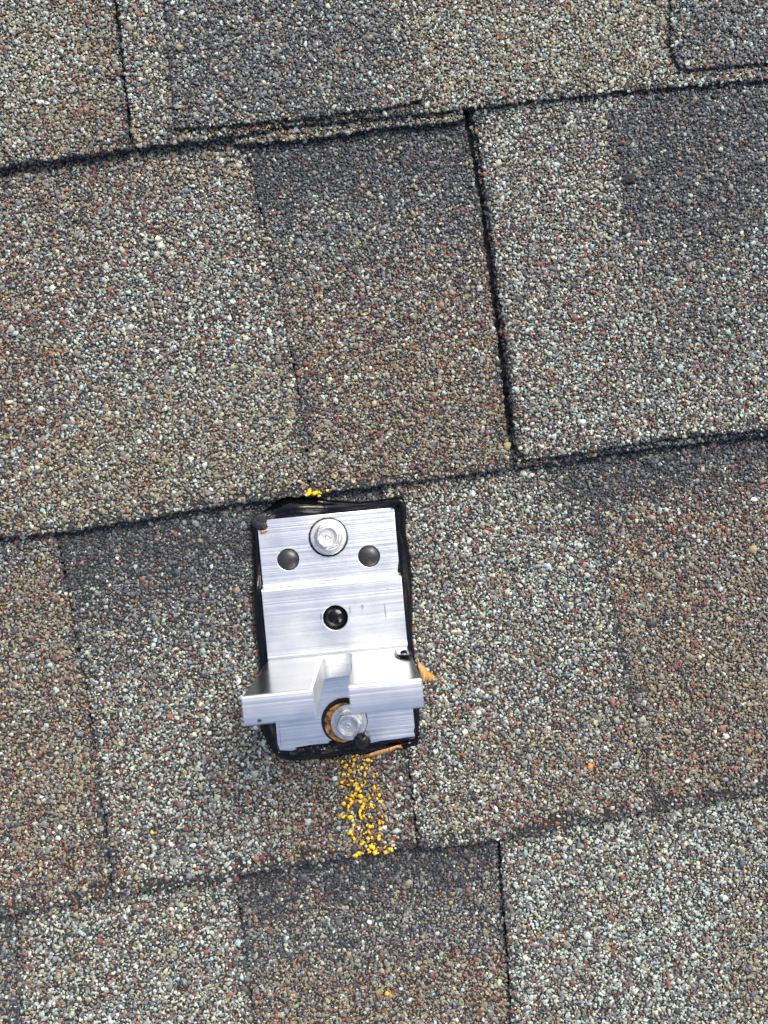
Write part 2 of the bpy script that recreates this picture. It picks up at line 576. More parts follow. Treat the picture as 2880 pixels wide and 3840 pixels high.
def granule_mesh(P, Nrm, ra, rb, h, col, r):
    n = len(P)
    K = 5
    ang = np.arange(K)[None] * (2 * np.pi / K) + r.random((n, 1)) * 6.28 + r.normal(0, .22, (n, K))
    rot = r.random(n) * np.pi
    ex = np.stack([np.cos(rot), np.sin(rot), np.zeros(n)], 1)
    ex -= Nrm * (ex * Nrm).sum(1)[:, None]
    ex /= np.linalg.norm(ex, axis=1)[:, None] + 1e-9
    ey = np.cross(Nrm, ex)
    def ring(scale, hh, jit):
        rr = scale * (1 + r.normal(0, jit, (n, K)))
        x = np.cos(ang) * rr * ra[:, None]
        y = np.sin(ang) * rr * rb[:, None]
        z = hh[:, None] * (1 + r.normal(0, .18, (n, K)))
        return P[:, None] + x[..., None] * ex[:, None] + y[..., None] * ey[:, None] + z[..., None] * Nrm[:, None]
    lo = ring(1.0, -h * .25, .14)
    mid = ring(1.0, h * .45, .12)
    mid = lo * .25 + mid * .75
    hi = ring(.74, h, .2)
    V = np.concatenate([mid, hi], 1).reshape(-1, 3) * MM
    base = (np.arange(n) * 2 * K)[:, None]
    i = np.arange(K)
    j = (i + 1) % K
    quads = np.stack([i, j, j + K, i + K], 1).reshape(-1)            # 24 loops
    top = np.arange(K) + K
    loops = (base + np.concatenate([quads, top])[None]).reshape(-1)
    tot = np.tile(np.array([4] * K + [K]), n)
    start = np.concatenate([[0], np.cumsum(tot)[:-1]])
    me = bpy.data.meshes.new('granules')
    me.vertices.add(len(V))
    me.vertices.foreach_set('co', V.astype(np.float32).reshape(-1))
    me.loops.add(len(loops))
    me.loops.foreach_set('vertex_index', loops.astype(np.int32))
    me.polygons.add(len(tot))
    me.polygons.foreach_set('loop_start', start.astype(np.int32))
    me.polygons.foreach_set('loop_total', tot.astype(np.int32))
    me.update(calc_edges=True)
    at_ = me.attributes.new('stone', 'FLOAT_COLOR', 'POINT')
    c4 = np.ones((n, 2 * K, 4), np.float32)
    c4[..., :3] = col[:, None]
    at_.data.foreach_set('color', c4.reshape(-1))
    return me


# candidate stones on a jittered lattice over the built part of the roof
def lattice(sp, r):
    c0, c1 = at(-255, 2550), at(1910, -335)
    nx, ny = int((c1[0] - c0[0]) / sp) + 2, int((c1[1] - c0[1]) / (sp * .866)) + 2
    ii, jj = np.meshgrid(np.arange(nx), np.arange(ny))
    X = (c0[0] + (ii + .5 * (jj % 2)) * sp).ravel() + r.normal(0, .36, ii.size) * sp
    Y = (c0[1] + jj * sp * .866).ravel() + r.normal(0, .36, ii.size) * sp
    q = plan(np.stack([X, Y, np.full(len(X), 2.0)], 1))
    near = (q[:, 0] > -50) & (q[:, 0] < 1709) & (q[:, 1] > -60) & (q[:, 1] < 2270)
    return X, Y, near


xa, ya, na = lattice(0.90, rng)
xb_, yb_, nb = lattice(1.6, rng)
GX = np.concatenate([xa[na], xb_[~nb]])
GY = np.concatenate([ya[na], yb_[~nb]])
GS = np.concatenate([np.full(na.sum(), .92), np.full((~nb).sum(), 1.6)])
sv = plan(np.stack([GX, GY, np.full(len(GX), 2.0)], 1))
owner = np.full(len(GX), -1)
order = [4, 3, 1, 0, 2, 8, 7, 5, 6, 11, 12, 9, 10, 16, 14, 15, 13]
order = sorted(range(len(PIECES)), key=lambda k: ('ABCD'.index(PIECES[k]['c']), -PIECES[k]['off']))
for k in order:
    free = owner < 0
    idx = np.nonzero(free)[0]
    hit = inside(PIECES[k]['pts'], sv[idx, 0], sv[idx, 1])
    owner[idx[hit]] = k

store = {}
WEAR_SHADE = {'A': .45, 'B': .75, 'C': 1.0, 'D': 1.0}  # per course: share of lost stones and of painted edge shade
for k, p in enumerate(PIECES):
    idx = np.nonzero(owner == k)[0]
    r = np.random.default_rng(100 + k)
    # worn lower edges: some stones have come off and leave bare asphalt
    yb_p = ye(p['c'], sv[idx, 0])
    wear = np.array([noise.noise((float(a) * .02, float(b) * .02, 40 + k)) for a, b in sv[idx]])
    up = yb_p - sv[idx, 1]
    lost = (up < 26 + wear * 30) & (up > -20) & (r.random(len(idx)) < (.30 + wear * .6) * WEAR_SHADE[p['c']])
    idx = idx[~lost]
    dx, dy = sv[idx, 0], sv[idx, 1]
    z = zsurf(p['c'], p['off'], dx, dy)
    P = atv(sv[idx], z)
    P[:, 2] += r.random(len(idx)) * .5 - .25
    u = (ye(p['c'], dx) - dy) / 800.0
    # patchy blending between the colour drops
    jit = np.array([noise.noise((float(a) * .012, float(b) * .012, k * 3.1)) for a, b in zip(dx, dy)])
    mix = p['mix'](dx + jit * 60, dy, u + jit * .07)
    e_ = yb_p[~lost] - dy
    edge_shade = ((e_ < 16 + jit * 14) & (e_ > -12)) * .55 * WEAR_SHADE[p['c']]  # asphalt fuzz plus the edge's contact shade, put into the stone colours
    mix = mix * (1 - edge_shade[:, None]) + KK[None] * edge_shade[:, None]
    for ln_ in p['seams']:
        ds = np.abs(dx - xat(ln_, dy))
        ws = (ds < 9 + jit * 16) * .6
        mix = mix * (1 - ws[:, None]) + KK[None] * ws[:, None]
    size = np.exp(r.normal(-.56, .28, len(idx))) * GS[idx]
    big = r.random(len(idx)) < .07
    size[big] *= 1.45
    asp = r.uniform(.48, 1.0, len(idx))
    ra, rb = size * 1.12, size * 1.12 * asp
    h = size * r.uniform(.38, .70, len(idx))
    tilt = r.normal(0, .26, (len(idx), 2))
    Nn = np.stack([tilt[:, 0], tilt[:, 1], np.ones(len(idx))], 1)
    Nn /= np.linalg.norm(Nn, axis=1)[:, None]
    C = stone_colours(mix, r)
    if p['sh'] == 'C2':          # crayon rubbed onto the high points
        wax = np.exp(-((dx - (742 + (dy - 1640) * .22)) / 26) ** 2) * ((dy > 1635) & (dy < 1850))
        wx = (r.random(len(dx)) < wax * .16)[:, None]
        C = np.where(wx, np.array([.50, .30, .02]) * r.uniform(.5, 1.1, (len(dx), 1)), C)
    # stones bedded in the cut edges
    E, EN = [], []
    pts, vis = p['pts'], p['vis']
    W3 = atv(pts, zsurf(p['c'], p['off'], pts[:, 0], pts[:, 1]))
    area = .5 * np.sum(W3[:, 0] * np.roll(W3[:, 1], -1) - np.roll(W3[:, 0], -1) * W3[:, 1])
    sgn = 1 if area > 0 else -1
    for i in range(len(pts)):
        j = (i + 1) % len(pts)
        if not (vis[i] and vis[j]):
            continue
        d = W3[j] - W3[i]
        ln = np.hypot(d[0], d[1])
        if ln < 1e-6:
            continue
        nrm = np.array([d[1], -d[0], 0]) / ln * sgn
        zz = float(zsurf(p['c'], p['off'], pts[i, 0], pts[i, 1]))
        steep = abs(nrm[1]) > .6
        cnt = r.poisson(ln * p['th'] * (.85 if steep else .5))
        for _ in range(cnt):
            t = r.random()
            q = W3[i] + d * t + nrm * r.uniform(-.25, .2)
            q[2] = zz - .1 - r.random() ** 1.3 * min(p['th'], 2.8)
            E.append(q)
            EN.append(nrm + np.array([r.normal(0, .3), r.normal(0, .3), .5 + r.normal(0, .3)]))
    if E:
        E = np.array(E)
        EN = np.array(EN)
        EN /= np.linalg.norm(EN, axis=1)[:, None]
        pe = plan(E)
        ue = (ye(p['c'], pe[:, 0]) - pe[:, 1]) / 800.0
        me_ = p['mix'](pe[:, 0], pe[:, 1], ue)
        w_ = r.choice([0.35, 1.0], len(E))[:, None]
        me_ = me_ * (1 - w_) + KK[None] * w_  # asphalt-dark crumbs, with edge shading also put into their colour
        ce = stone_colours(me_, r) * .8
        se = np.exp(r.normal(-.62, .22, len(E)))
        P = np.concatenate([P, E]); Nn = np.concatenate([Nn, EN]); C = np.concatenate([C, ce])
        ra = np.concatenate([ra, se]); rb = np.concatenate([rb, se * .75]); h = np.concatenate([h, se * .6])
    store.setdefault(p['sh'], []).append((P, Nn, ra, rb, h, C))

roots = {}
for p in PIECES:
    if p['sh'] not in roots:
        roots[p['sh']] = link('shingle', mat_mesh(p), m_asph, roof)
    else:
        link('tab' if p['role'] == 'tab' else 'backing_strip', mat_mesh(p), m_asph, roots[p['sh']])
n_gran = 0
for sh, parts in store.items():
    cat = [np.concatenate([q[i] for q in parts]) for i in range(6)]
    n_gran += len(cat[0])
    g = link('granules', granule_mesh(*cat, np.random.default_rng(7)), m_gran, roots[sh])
    g['kind'] = 'stuff'
print('granules', n_gran)

# ------------------------------------------------------------------ mounting bracket
BX, BY, TH = -4.654, -82.78, 0.0942
HW, BL, YS, YF, TT = 26.52, 89.45, 63.33, 36.78, 8.78
HUP, HMID, HLOW, HTOP = 6.0, 10.86, 5.63, 76.0
XS1, XS2, H0 = -5.67, 4.92, 16.0
ZB = 2.6
bracket = empty('mounting_bracket', (BX, BY, 0), TH)
tag(bracket, 'silver aluminium L-shaped mounting bracket with forked upright, bolted and sealed onto the shingles', 'bracket')
ca, sa = math.cos(TH), math.sin(TH)


def loc(cx, cy, z):
    """bracket view -> bracket frame (mm) at height z"""
    p = atc(cx, cy, z) - np.array([BX, BY, 0])
    return np.array([ca * p[0] + sa * p[1], -sa * p[0] + ca * p[1], z])


def outline_mesh(loops, half, bev, res=2):
    """filled flat outline with holes, given thickness and a rounded edge -> bmesh in mm (z = +-half)"""
    cu = bpy.data.curves.new('outline', 'CURVE')
    cu.dimensions = '2D'
    cu.fill_mode = 'BOTH'
    cu.extrude = half - bev
    cu.bevel_depth = bev
    cu.bevel_resolution = res
    cu.offset = -bev
    for lp in loops:
        s = cu.splines.new('POLY')
        s.points.add(len(lp) - 1)
        for pt, (x, y) in zip(s.points, lp):
            pt.co = (x, y, 0, 1)
        s.use_cyclic_u = True
    o = bpy.data.objects.new('outline', cu)
    COL.objects.link(o)
    bpy.context.view_layer.update()
    me = bpy.data.meshes.new_from_object(o.evaluated_get(bpy.context.evaluated_depsgraph_get()))
    bpy.data.objects.remove(o)
    bm = bmesh.new()
    bm.from_mesh(me)
    bpy.data.meshes.remove(me)
    return bm


def circle(c, r, n=40, rev=True):
    a_ = [2 * math.pi * i / n for i in range(n)]
    if rev:
        a_ = a_[::-1]
    return [(c[0] + r * math.cos(t), c[1] + r * math.sin(t)) for t in a_]


def rect(x0, x1, y0, y1):
    return [(x0, y0), (x1, y0), (x1, y1), (x0, y1)]


def merge(bms):
    out = bmesh.new()
    for b in bms:
        me = bpy.data.meshes.new('t')
        b.to_mesh(me)
        b.free()
        out.from_mesh(me)
        bpy.data.meshes.remove(me)
    return out


def bmobj(name, bm, mat, parent, smooth_angle=None):
    bm.transform(Matrix.Scale(MM, 4))
    bm.normal_update()
    me = bpy.data.meshes.new(name)
    bm.to_mesh(me)
    bm.free()
    o = link(name, me, mat, parent)
    if smooth_angle:
        for pl in me.polygons:
            pl.use_smooth = True
        me.set_sharp_from_angle(angle=math.radians(smooth_angle))
    return o


def xprism(prof, x0, x1):
    """closed (y,z) outline drawn along x"""
    bm = bmesh.new()
    a_ = [bm.verts.new((x0, y, z)) for y, z in prof]
    b_ = [bm.verts.new((x1, y, z)) for y, z in prof]
    n = len(prof)
    bm.faces.new(a_)
    bm.faces.new(b_[::-1])
    for i in range(n):
        j = (i + 1) % n
        bm.faces.new((a_[j], a_[i], b_[i], b_[j]))
    bmesh.ops.recalc_face_normals(bm, faces=bm.faces[:])
    return bm


dome1 = loc(450, 582, HUP)
dome2 = loc(1042, 558, HUP)
hole3 = loc(796, 1008, HMID)
bolt1 = loc(745, 415, HUP + 1)
bolt2 = loc(893, 1772, HLOW + 2)
ring2 = loc(862, 1765, HLOW + .5)

bu = outline_mesh([rect(-HW, HW, YS + .6, BL), circle(dome1, 4.15), circle(dome2, 4.15), circle(bolt1, 3.4)], (HUP - ZB) / 2, .22)
bu.transform(Matrix.Translation((0, 0, (HUP + ZB) / 2)))
bmid = outline_mesh([rect(-HW - .05, HW + .05, YF - 1, YS - .9), circle(hole3, 4.72)], (HMID - ZB) / 2, .16)
bmid.transform(Matrix.Translation((0, 0, (HMID + ZB) / 2)))
bl = outline_mesh([rect(-HW, HW, 0, YF - TT + .6)], (HLOW - ZB) / 2, .22)
bl.transform(Matrix.Translation((0, 0, (HLOW + ZB) / 2)))
st = xprism([(YS - 1.2, ZB + .1), (YS - 1.2, HMID + .02), (YS - .7, HMID - .05), (YS - .2, HMID - .35), (YS + .1, HMID - .9),
             (YS + .22, HUP + 1.3), (YS + .45, HUP + .6), (YS + .75, HUP + .2), (YS + 1.1, HUP + .02), (YS + 1.1, ZB + .1)], -HW - .03, HW + .03)
smudges(m_alu, [(*loc(x_, y_, HMID)[:2], a_, b_) for x_, y_, a_, b_ in
                [(903, 955, .55, 3.2), (990, 932, .9, 1.8), (690, 1005, .5, 2.6), (1180, 800, .7, .35), (1160, 960, .5, 4.0)]])
plate = bmobj('base_plate', merge([bu, bmid, bl, st]), m_alu, bracket, 35)

# forked upright: U outline in the x-z plane
sl = []
for i in range(7):
    t = math.pi / 2 * i / 6
    sl.append((XS2 - 2.6 + 2.6 * math.cos(t), H0 + 2.6 - 2.6 * math.sin(t)))
for i in range(7):
    t = math.pi / 2 * i / 6
    sl.append((XS1 + 3.2 - 3.2 * math.sin(t), H0 + 3.2 - 3.2 * math.cos(t)))
U = [(-HW, ZB), (HW, ZB), (HW, HTOP), (XS2, HTOP)] + sl + [(XS1, HTOP), (-HW, HTOP)]
bf = outline_mesh([U], TT / 2, .75, 3)
bf.transform(Matrix.Rotation(math.pi / 2, 4, 'X'))
bf.transform(Matrix.Translation((0, YF - TT / 2, 0)))
fil = xprism([(YF - .3, HMID - .5), (YF + 1.1, HMID - .5), (YF + 1.1, HMID + .01), (YF + .6, HMID + .12), (YF + .25, HMID + .4),
              (YF + .06, HMID + .9), (YF - .3, HMID + 1.3)], -HW + .05, HW - .05)
upright = bmobj('forked_upright', merge([bf, fil]), m_alu_leg, bracket, 40)
upright.data.materials.append(m_alu)
upright.data.materials.append(m_alu_saw)
for pl in upright.data.polygons:
    c_, n_ = pl.center / MM, pl.normal
    if c_.z > HTOP - 1.2:
        pl.material_index = 1                     # extruded lip
    elif XS1 - .9 < c_.x < XS2 + .9 and c_.z > H0 - .9 and abs(n_.y) < .8:
        pl.material_index = 2                     # sawn slot



def lathe(prof, n=48, c=(0, 0, 0), hexa=None):
    """profile (r,z) round an upright axis; hexa(r, z) -> share of six-sidedness"""
    bm = bmesh.new()
    rings = []
    for r_, z_ in prof:
        rg = []
        for i in range(n):
            t = 2 * math.pi * i / n
            rr = r_
            if hexa:
                q = hexa(r_, z_)
                if q > 0:
                    ph = (t % (math.pi / 3)) - math.pi / 6
                    rr = r_ * ((1 - q) + q * math.cos(math.pi / 6) / math.cos(ph))
            rg.append(bm.verts.new((c[0] + rr * math.cos(t), c[1] + rr * math.sin(t), c[2] + z_)))
        rings.append(rg)
    for a_, b_ in zip(rings, rings[1:]):
        for i in range(n):
            j = (i + 1) % n
            bm.faces.new((a_[i], a_[j], b_[j], b_[i]))
    bm.faces.new(rings[-1])
    return bm


def ragged(bm, amp, freq, seed):
    for v_ in bm.verts:
        v_.co += Vector((noise.noise(v_.co * freq + Vector((seed, 0, 0))), noise.noise(v_.co * freq + Vector((0, seed, 5))),
                         noise.noise(v_.co * freq + Vector((9, 0, seed))))) * amp


def bolt(c, zb, rz, head_h):
    """washer, flanged hex head with a dished top"""
    e = bmobj('lag_bolt', lathe([(5.35, zb + 1.3), (5.35, zb + 2.0), (5.0, zb + 2.35), (4.7, zb + 2.45)], 48, (0, 0, 0)), m_zinc, bracket, 40)
    e.location = [c[0] * MM, c[1] * MM, 0]
    e.rotation_euler = (0, 0, rz)
    bmobj('washer', lathe([(6.4, zb), (6.95, zb + .2), (6.95, zb + .95), (6.7, zb + 1.25), (5.5, zb + 1.32), (2, zb + 1.32)], 64), m_zinc, e, 40)
    t0 = zb + 2.4
    th = t0 + head_h
    hd = [(4.9, t0), (4.9, th - .75), (4.55, th - .15), (4.1, th), (3.45, th + .02), (3.3, th - .05),
          (3.1, th - .42), (2.6, th - .5), (2.45, th - .62), (1.1, th - .66), (.8, th - .5), (.5, th - .72), (.12, th - .8)]
    bmobj('hex_head', lathe(hd, 72, (0, 0, 0), lambda r_, z_: 1.0 if r_ > 4.8 else (.8 if r_ > 4.5 else (.35 if r_ > 4 else 0))), m_zinc, e, 22)
    return e


b1 = bolt(bolt1, HUP + .9, .3, 4.2)
g1 = lathe([(7.3, HUP - .1), (7.6, HUP + .25), (7.45, HUP + .8), (6.9, HUP + .95), (3, HUP + .95)], 96, (bolt1[0] - .1, bolt1[1] - .15, 0))
ragged(g1, .22, 1.1, 3.0)
bmobj('rubber_gasket', g1, m_rubber, bracket, 50)
b2 = bolt(bolt2, HLOW + 1.4, .05, 4.6)
g2 = lathe([(8.7, HLOW - .2), (8.85, HLOW + .3), (8.6, HLOW + .95), (8.1, HLOW + 1.05), (7.95, HLOW + .9), (7.9, HLOW + .4)], 96, (ring2[0], ring2[1], 0))
ragged(g2, .18, .9, 8.0)
bmobj('rubber_gasket', g2, m_rubber, bracket, 50)
g3 = lathe([(7.6, HLOW + .9), (7.0, HLOW + 1.0), (6.2, HLOW + 1.05), (4.5, HLOW + 1.15), (2.0, HLOW + 1.2)], 72, (ring2[0] - .15, ring2[1] - .55, 0))
ragged(g3, .12, 1.4, 2.0)
bmobj('rusty_washer', g3, m_rust, bracket, 50)

# ------------------------------------------------------------------ black sealant round and through the bracket
seal = empty('sealant', (0, 0, 0))
tag(seal, 'glossy black sealant squeezed out around and through the aluminium bracket', 'sealant')

# outer rim, inner rim (bracket view), crest height mm, ripple
RIM = [
    ((350, 168), (345, 300), 3.2), ((430, 128), (420, 292), 4.2), ((560, 122), (550, 278), 4.6), ((700, 138), (690, 262), 3.0), ((830, 152), (830, 246), 3.4),
    ((960, 160), (960, 230), 3.6), ((1080, 152), (1080, 214), 4.2), ((1180, 135), (1180, 200), 5.2), ((1285, 118), (1215, 196), 6.2),
    ((1303, 180), (1222, 215), 5.5), ((1296, 300), (1232, 320), 6.0), ((1318, 430), (1243, 430), 6.2), ((1342, 560), (1255, 560), 6.0),
    ((1356, 700), (1270, 700), 6.6), ((1362, 850), (1285, 850), 7.4), ((1358, 1000), (1300, 1000), 7.6), ((1360, 1150), (1318, 1150), 7.0),
    ((1378, 1290), (1330, 1290), 6.0), ((1396, 1420), (1338, 1400), 5.0), ((1408, 1560), (1352, 1560), 4.4), ((1412, 1720), (1368, 1720), 4.2), ((1404, 1860), (1380, 1850), 4.6),
    ((1392, 1935), (1384, 1890), 5.4), ((1300, 1968), (1290, 1900), 5.4), ((1150, 1985), (1140, 1915), 4.4), ((1010, 2005), (1000, 1930), 4.6),
    ((870, 2010), (870, 1945), 5.2), ((740, 2035), (740, 1955), 6.0), ((600, 2050), (600, 1970), 6.2), ((480, 2048), (490, 1985), 5.6), ((400, 2035), (400, 1992), 4.2),
    ((340, 1985), (376, 1985), 4.4), ((290, 1900), (368, 1900), 5.2), ((245, 1800), (360, 1800), 5.0), ((232, 1700), (350, 1690), 4.5), ((234, 1550), (330, 1550), 4.5), ((236, 1400), (308, 1400), 5.2),
    ((226, 1280), (298, 1280), 6.2), ((206, 1120), (284, 1120), 6.6), ((196, 960), (270, 960), 6.4), ((186, 820), (258, 800), 6.4), ((198, 690), (258, 690), 5.0),
    ((186, 560), (250, 560), 5.0), ((190, 450), (244, 450), 5.2), ((188, 370), (238, 350), 5.2), ((240, 260), (260, 305), 4.6)]
n0 = len(RIM)
SUB, PR = 7, 11
outer, inner, crest = [], [], []
for i in range(n0):
    p0, p1, p2, p3 = [RIM[(i + k) % n0] for k in (-1, 0, 1, 2)]
    for s in range(SUB):
        t = s / SUB
        def cr(a_, b_, c_, d_):
            return .5 * (2 * b_ + (c_ - a_) * t + (2 * a_ - 5 * b_ + 4 * c_ - d_) * t * t + (3 * b_ - a_ - 3 * c_ + d_) * t ** 3)
        outer.append([cr(p0[0][k], p1[0][k], p2[0][k], p3[0][k]) for k in (0, 1)])
        tt = t
        inner.append([p1[1][k] * (1 - tt) + p2[1][k] * tt for k in (0, 1)])
        crest.append(cr(p0[2], p1[2], p2[2], p3[2]))
V, F = [], []
n = len(outer)
for i in range(n):
    wob = noise.noise((i * .11, 0, 1)) * 7
    o2 = np.array(outer[i])
    i2 = np.array(inner[i])
    dirn = i2 - o2
    o2 = o2 - dirn / (np.linalg.norm(dirn) + 1e-6) * (wob + 9)
    for j in range(PR):
        s = j / (PR - 1)
        q = o2 + (i2 + dirn / (np.linalg.norm(dirn) + 1e-6) * 26 - o2) * s
        prof = math.sin(min(1.0, s * 1.7) * math.pi * .5) ** .38 - .2 * sstep(.6, 1, s)
        rip = 1.1 * noise.noise((i * .035 + 3, s * 6.5, 2)) + .3 * noise.noise((i * .16, s * 9, 7))
        pq = ((850 + q[0] / 1.9518) / 1.736, (1800 + q[1] / 1.9518) / 1.736)
        zs = float(zsurf('C', .35, np.array([pq[0]]), np.array([pq[1]]))[0])
        z = zs + .3 + max(crest[i] - zs, 2.0) * prof + rip * sstep(0, .2, s)
        if j == 0:
            z = zs - .9
        P = atc(q[0], q[1], max(z, 0))
        P[2] = z
        V.append(P)
for i in range(n):
    k = (i + 1) % n
    for j in range(PR - 1):
        F.append((i * PR + j, i * PR + j + 1, k * PR + j + 1, k * PR + j))
bead = pyobj('perimeter_bead', V, F, m_seal, seal, True)
bm = bmesh.new(); bm.from_mesh(bead.data)
bmesh.ops.recalc_face_normals(bm, faces=bm.faces[:])
if sum(f.normal.z for f in bm.faces) < 0:
    bmesh.ops.reverse_faces(bm, faces=bm.faces[:])
bm.to_mesh(bead.data); bm.free()
sub = bead.modifiers.new('smooth', 'SUBSURF'); sub.levels = 1; sub.render_levels = 1


def dome(name, lc, r_, zb, hgt, mat, sink=0.0, seed=0.0):
    n_ = 9
    prof = [(r_ * math.cos(math.pi / 2 * i / n_) + .0, zb + hgt * math.sin(math.pi / 2 * i / n_)) for i in range(n_)]
    prof = [(r_, zb - 2.5)] + prof + [(.05, zb + hgt)]
    bm = lathe(prof, 40, (0, 0, 0))
    ragged(bm, .07, .5, seed)
    w = np.array([BX + ca * lc[0] - sa * lc[1], BY + sa * lc[0] + ca * lc[1]])
    bm.transform(Matrix.Translation((w[0], w[1], 0)))
    return bmobj(name, bm, mat, seal, 60)


tag(dome('hole_plug', dome1, 4.05, HUP - .5, 1.7, m_dome, seed=1), 'dull dark grey dome in the hole at left of the top bolt')
tag(dome('hole_plug', dome2, 4.05, HUP - .5, 1.7, m_dome, seed=4), 'dull dark grey dome in the hole at right of the top bolt')
tag(dome('hole_plug', hole3, 4.66, HMID - 4.2, 2.6, m_seal, seed=7), 'shiny black plug sunk in the centre hole of the bracket')


def blob(name, pts, mat, parent, seed, lump=.35, seg=10, freq=1.1):
    """pts: (x,y,z,r,flat) chain of soft lumps swept into one skin"""
    pts = [np.array(p, float) for p in pts]
    V, F = [], []
    K = seg
    m = len(pts)
    fr = []
    for i, p in enumerate(pts):
        a_, b_ = pts[max(0, i - 1)], pts[min(m - 1, i + 1)]
        d = b_[:3] - a_[:3]
        d = d / (np.linalg.norm(d) + 1e-9)
        s = np.cross(np.array([0, 0, 1.0]), d)
        if np.linalg.norm(s) < .1:
            s = np.array([1.0, 0, 0])
        s /= np.linalg.norm(s)
        fr.append((p, d, s, np.cross(d, s)))
    seq = [(fr[0][0][:3] - fr[0][1] * fr[0][0][3] * .75, .3, fr[0])] + [(p[0][:3], 1.0, p) for p in fr] + [(fr[-1][0][:3] + fr[-1][1] * fr[-1][0][3] * .75, .3, fr[-1])]
    for c, k, (p, d, s, up) in seq:
        for q in range(K):
            t = 2 * math.pi * q / K
            v_ = c + s * math.cos(t) * p[3] * k + up * math.sin(t) * p[3] * k * p[4]
            nn = noise.noise(tuple(v_ * freq + seed * 7.3))
            v_ = v_ + (v_ - c) * nn * lump
            V.append(v_)
    R_ = len(seq)
    for i in range(R_ - 1):
        for q in range(K):
            w = (q + 1) % K
            F.append((i * K + q, i * K + w, (i + 1) * K + w, (i + 1) * K + q))
    F.append(tuple(range(K))[::-1])
    F.append(tuple((R_ - 1) * K + q for q in range(K)))
    o = pyobj(name, V, F, mat, parent, True)
    bm = bmesh.new(); bm.from_mesh(o.data)
    bmesh.ops.recalc_face_normals(bm, faces=bm.faces[:])
    bm.to_mesh(o.data); bm.free()
    return o


def cface(cx, cy, r_, fl=.7, off=.3):
    lo_, hi_ = HMID, HTOP
    for _ in range(40):
        zm = (lo_ + hi_) / 2
        if loc(cx, cy, zm)[1] < YF + off:
            lo_ = zm
        else:
            hi_ = zm
    return (*atc(cx, cy, lo_), r_, fl)


def cp(cx, cy, z, r_, fl=.7):
    return (*atc(cx, cy, z), r_, fl)


def pillow(name, out, z0, hgt, mat, parent):
    """flattened lump over an outline given in the bracket view"""
    out = [np.array(p, float) for p in out]
    c_ = sum(out) / len(out)
    levels = [(1.0, -2.5), (1.02, .25), (.97, .62), (.86, .86), (.6, 1.0), (.28, .94)]
    V, F = [], []
    m_ = len(out) * 4
    ring_ = []
    for q in range(m_):
        a_, b_ = out[q // 4], out[(q // 4 + 1) % len(out)]
        ring_.append(a_ + (b_ - a_) * (q % 4) / 4)
    for k_, z_ in levels:
        for q in range(m_):
            p = c_ + (ring_[q] - c_) * k_
            zz = z0 + hgt * z_ + .25 * noise.noise((p[0] * .03, p[1] * .03, 4))
            V.append(atc(p[0], p[1], zz))
    for l_ in range(len(levels) - 1):
        for q in range(m_):
            w = (q + 1) % m_
            F.append((l_ * m_ + q, (l_ + 1) * m_ + q, (l_ + 1) * m_ + w, l_ * m_ + w))
    F.append(tuple((len(levels) - 1) * m_ + q for q in range(m_))[::-1])
    o_ = pyobj(name, V, F, mat, parent, True)
    b_ = bmesh.new(); b_.from_mesh(o_.data)
    bmesh.ops.recalc_face_normals(b_, faces=b_.faces[:])
    b_.to_mesh(o_.data); b_.free()
    return o_


pillow('corner_blob', [(238, 246), (270, 236), (300, 240), (298, 285), (290, 312), (303, 342), (278, 366), (238, 370), (208, 352), (174, 318), (178, 288), (205, 262)], 5.6, 1.7, m_skin, seal)
blob('corner_pit', [cp(224, 290, 7.25, .5, .3), cp(228, 293, 7.25, .5, .3)], m_rubber, seal, 2, .1, 8)
o = blob('corner_curl', [cp(1215, 196, 7.0, .9), cp(1240, 165, 7.6, 1.3), cp(1275, 140, 7.4, 1.5), cp(1290, 200, 7.0, 1.9), cp(1280, 300, 6.4, 1.6), cp(1292, 400, 6.2, 1.3)], m_seal, seal, 3, .35, 12)
sb = o.modifiers.new('smooth', 'SUBSURF'); sb.levels = 1; sb.render_levels = 1
for k, ch in enumerate([
    [cface(1236, 1240, .3), cface(1240, 1265, .55), cface(1250, 1290, .8), cface(1290, 1297, .9), cface(1335, 1302, 1.1)],
    [cface(1275, 1262, .45), cface(1300, 1250, .7), cface(1332, 1258, .9), cface(1338, 1290, 1.2)],
    [cface(1230, 1262, .3), cface(1238, 1290, .45), cface(1270, 1304, .4)]]):
    o = blob('smear', ch, m_seal, seal, 20 + k, .4, 10)
    sb = o.modifiers.new('smooth', 'SUBSURF'); sb.levels = 1; sb.render_levels = 1
# crusty ridge below the lower edge
for k in range(26):
    x = 470 + k * 17 + random.uniform(-8, 8)
    y = 1988 - (x - 470) * .10 + random.uniform(-12, 22)
    blob('crust_crumb', [cp(x, y, 5.2 + random.uniform(0, 1), random.uniform(.5, 1.1), .8), cp(x + random.uniform(-14, 14), y + random.uniform(-12, 12), 5.6, random.uniform(.4, .9), .8)], m_skin, seal, 40 + k, .7, 7)
drop = blob('drop', [cp(990, 1872, 7.0, 2.6, .9), cp(990, 1892, 8.0, 3.5, .9), cp(991, 1918, 8.0, 3.5, .9), cp(991, 1938, 7.0, 2.6, .9)], m_drop, seal, 77, .06, 20)
tag(drop, 'round dusty black drop of sealant below the lower bolt')
sb = drop.modifiers.new('smooth', 'SUBSURF'); sb.levels = 1; sb.render_levels = 1
blob('smear', [cp(760, 1925, 6.0, 1.0, .6), cp(830, 1952, 6.0, 1.3, .6), cp(900, 1935, 6.1, 1.8, .6), cp(950, 1915, 6.4, 1.4, .6)], m_seal, seal, 81, .2, 12)
spk = atc(240, 1762, HTOP + .1)
blob('speck', [(spk[0] - .3, spk[1], HTOP + .05, .45, .35), (spk[0] + .3, spk[1], HTOP + .05, .5, .35)], m_rubber, seal, 90, .5, 8)


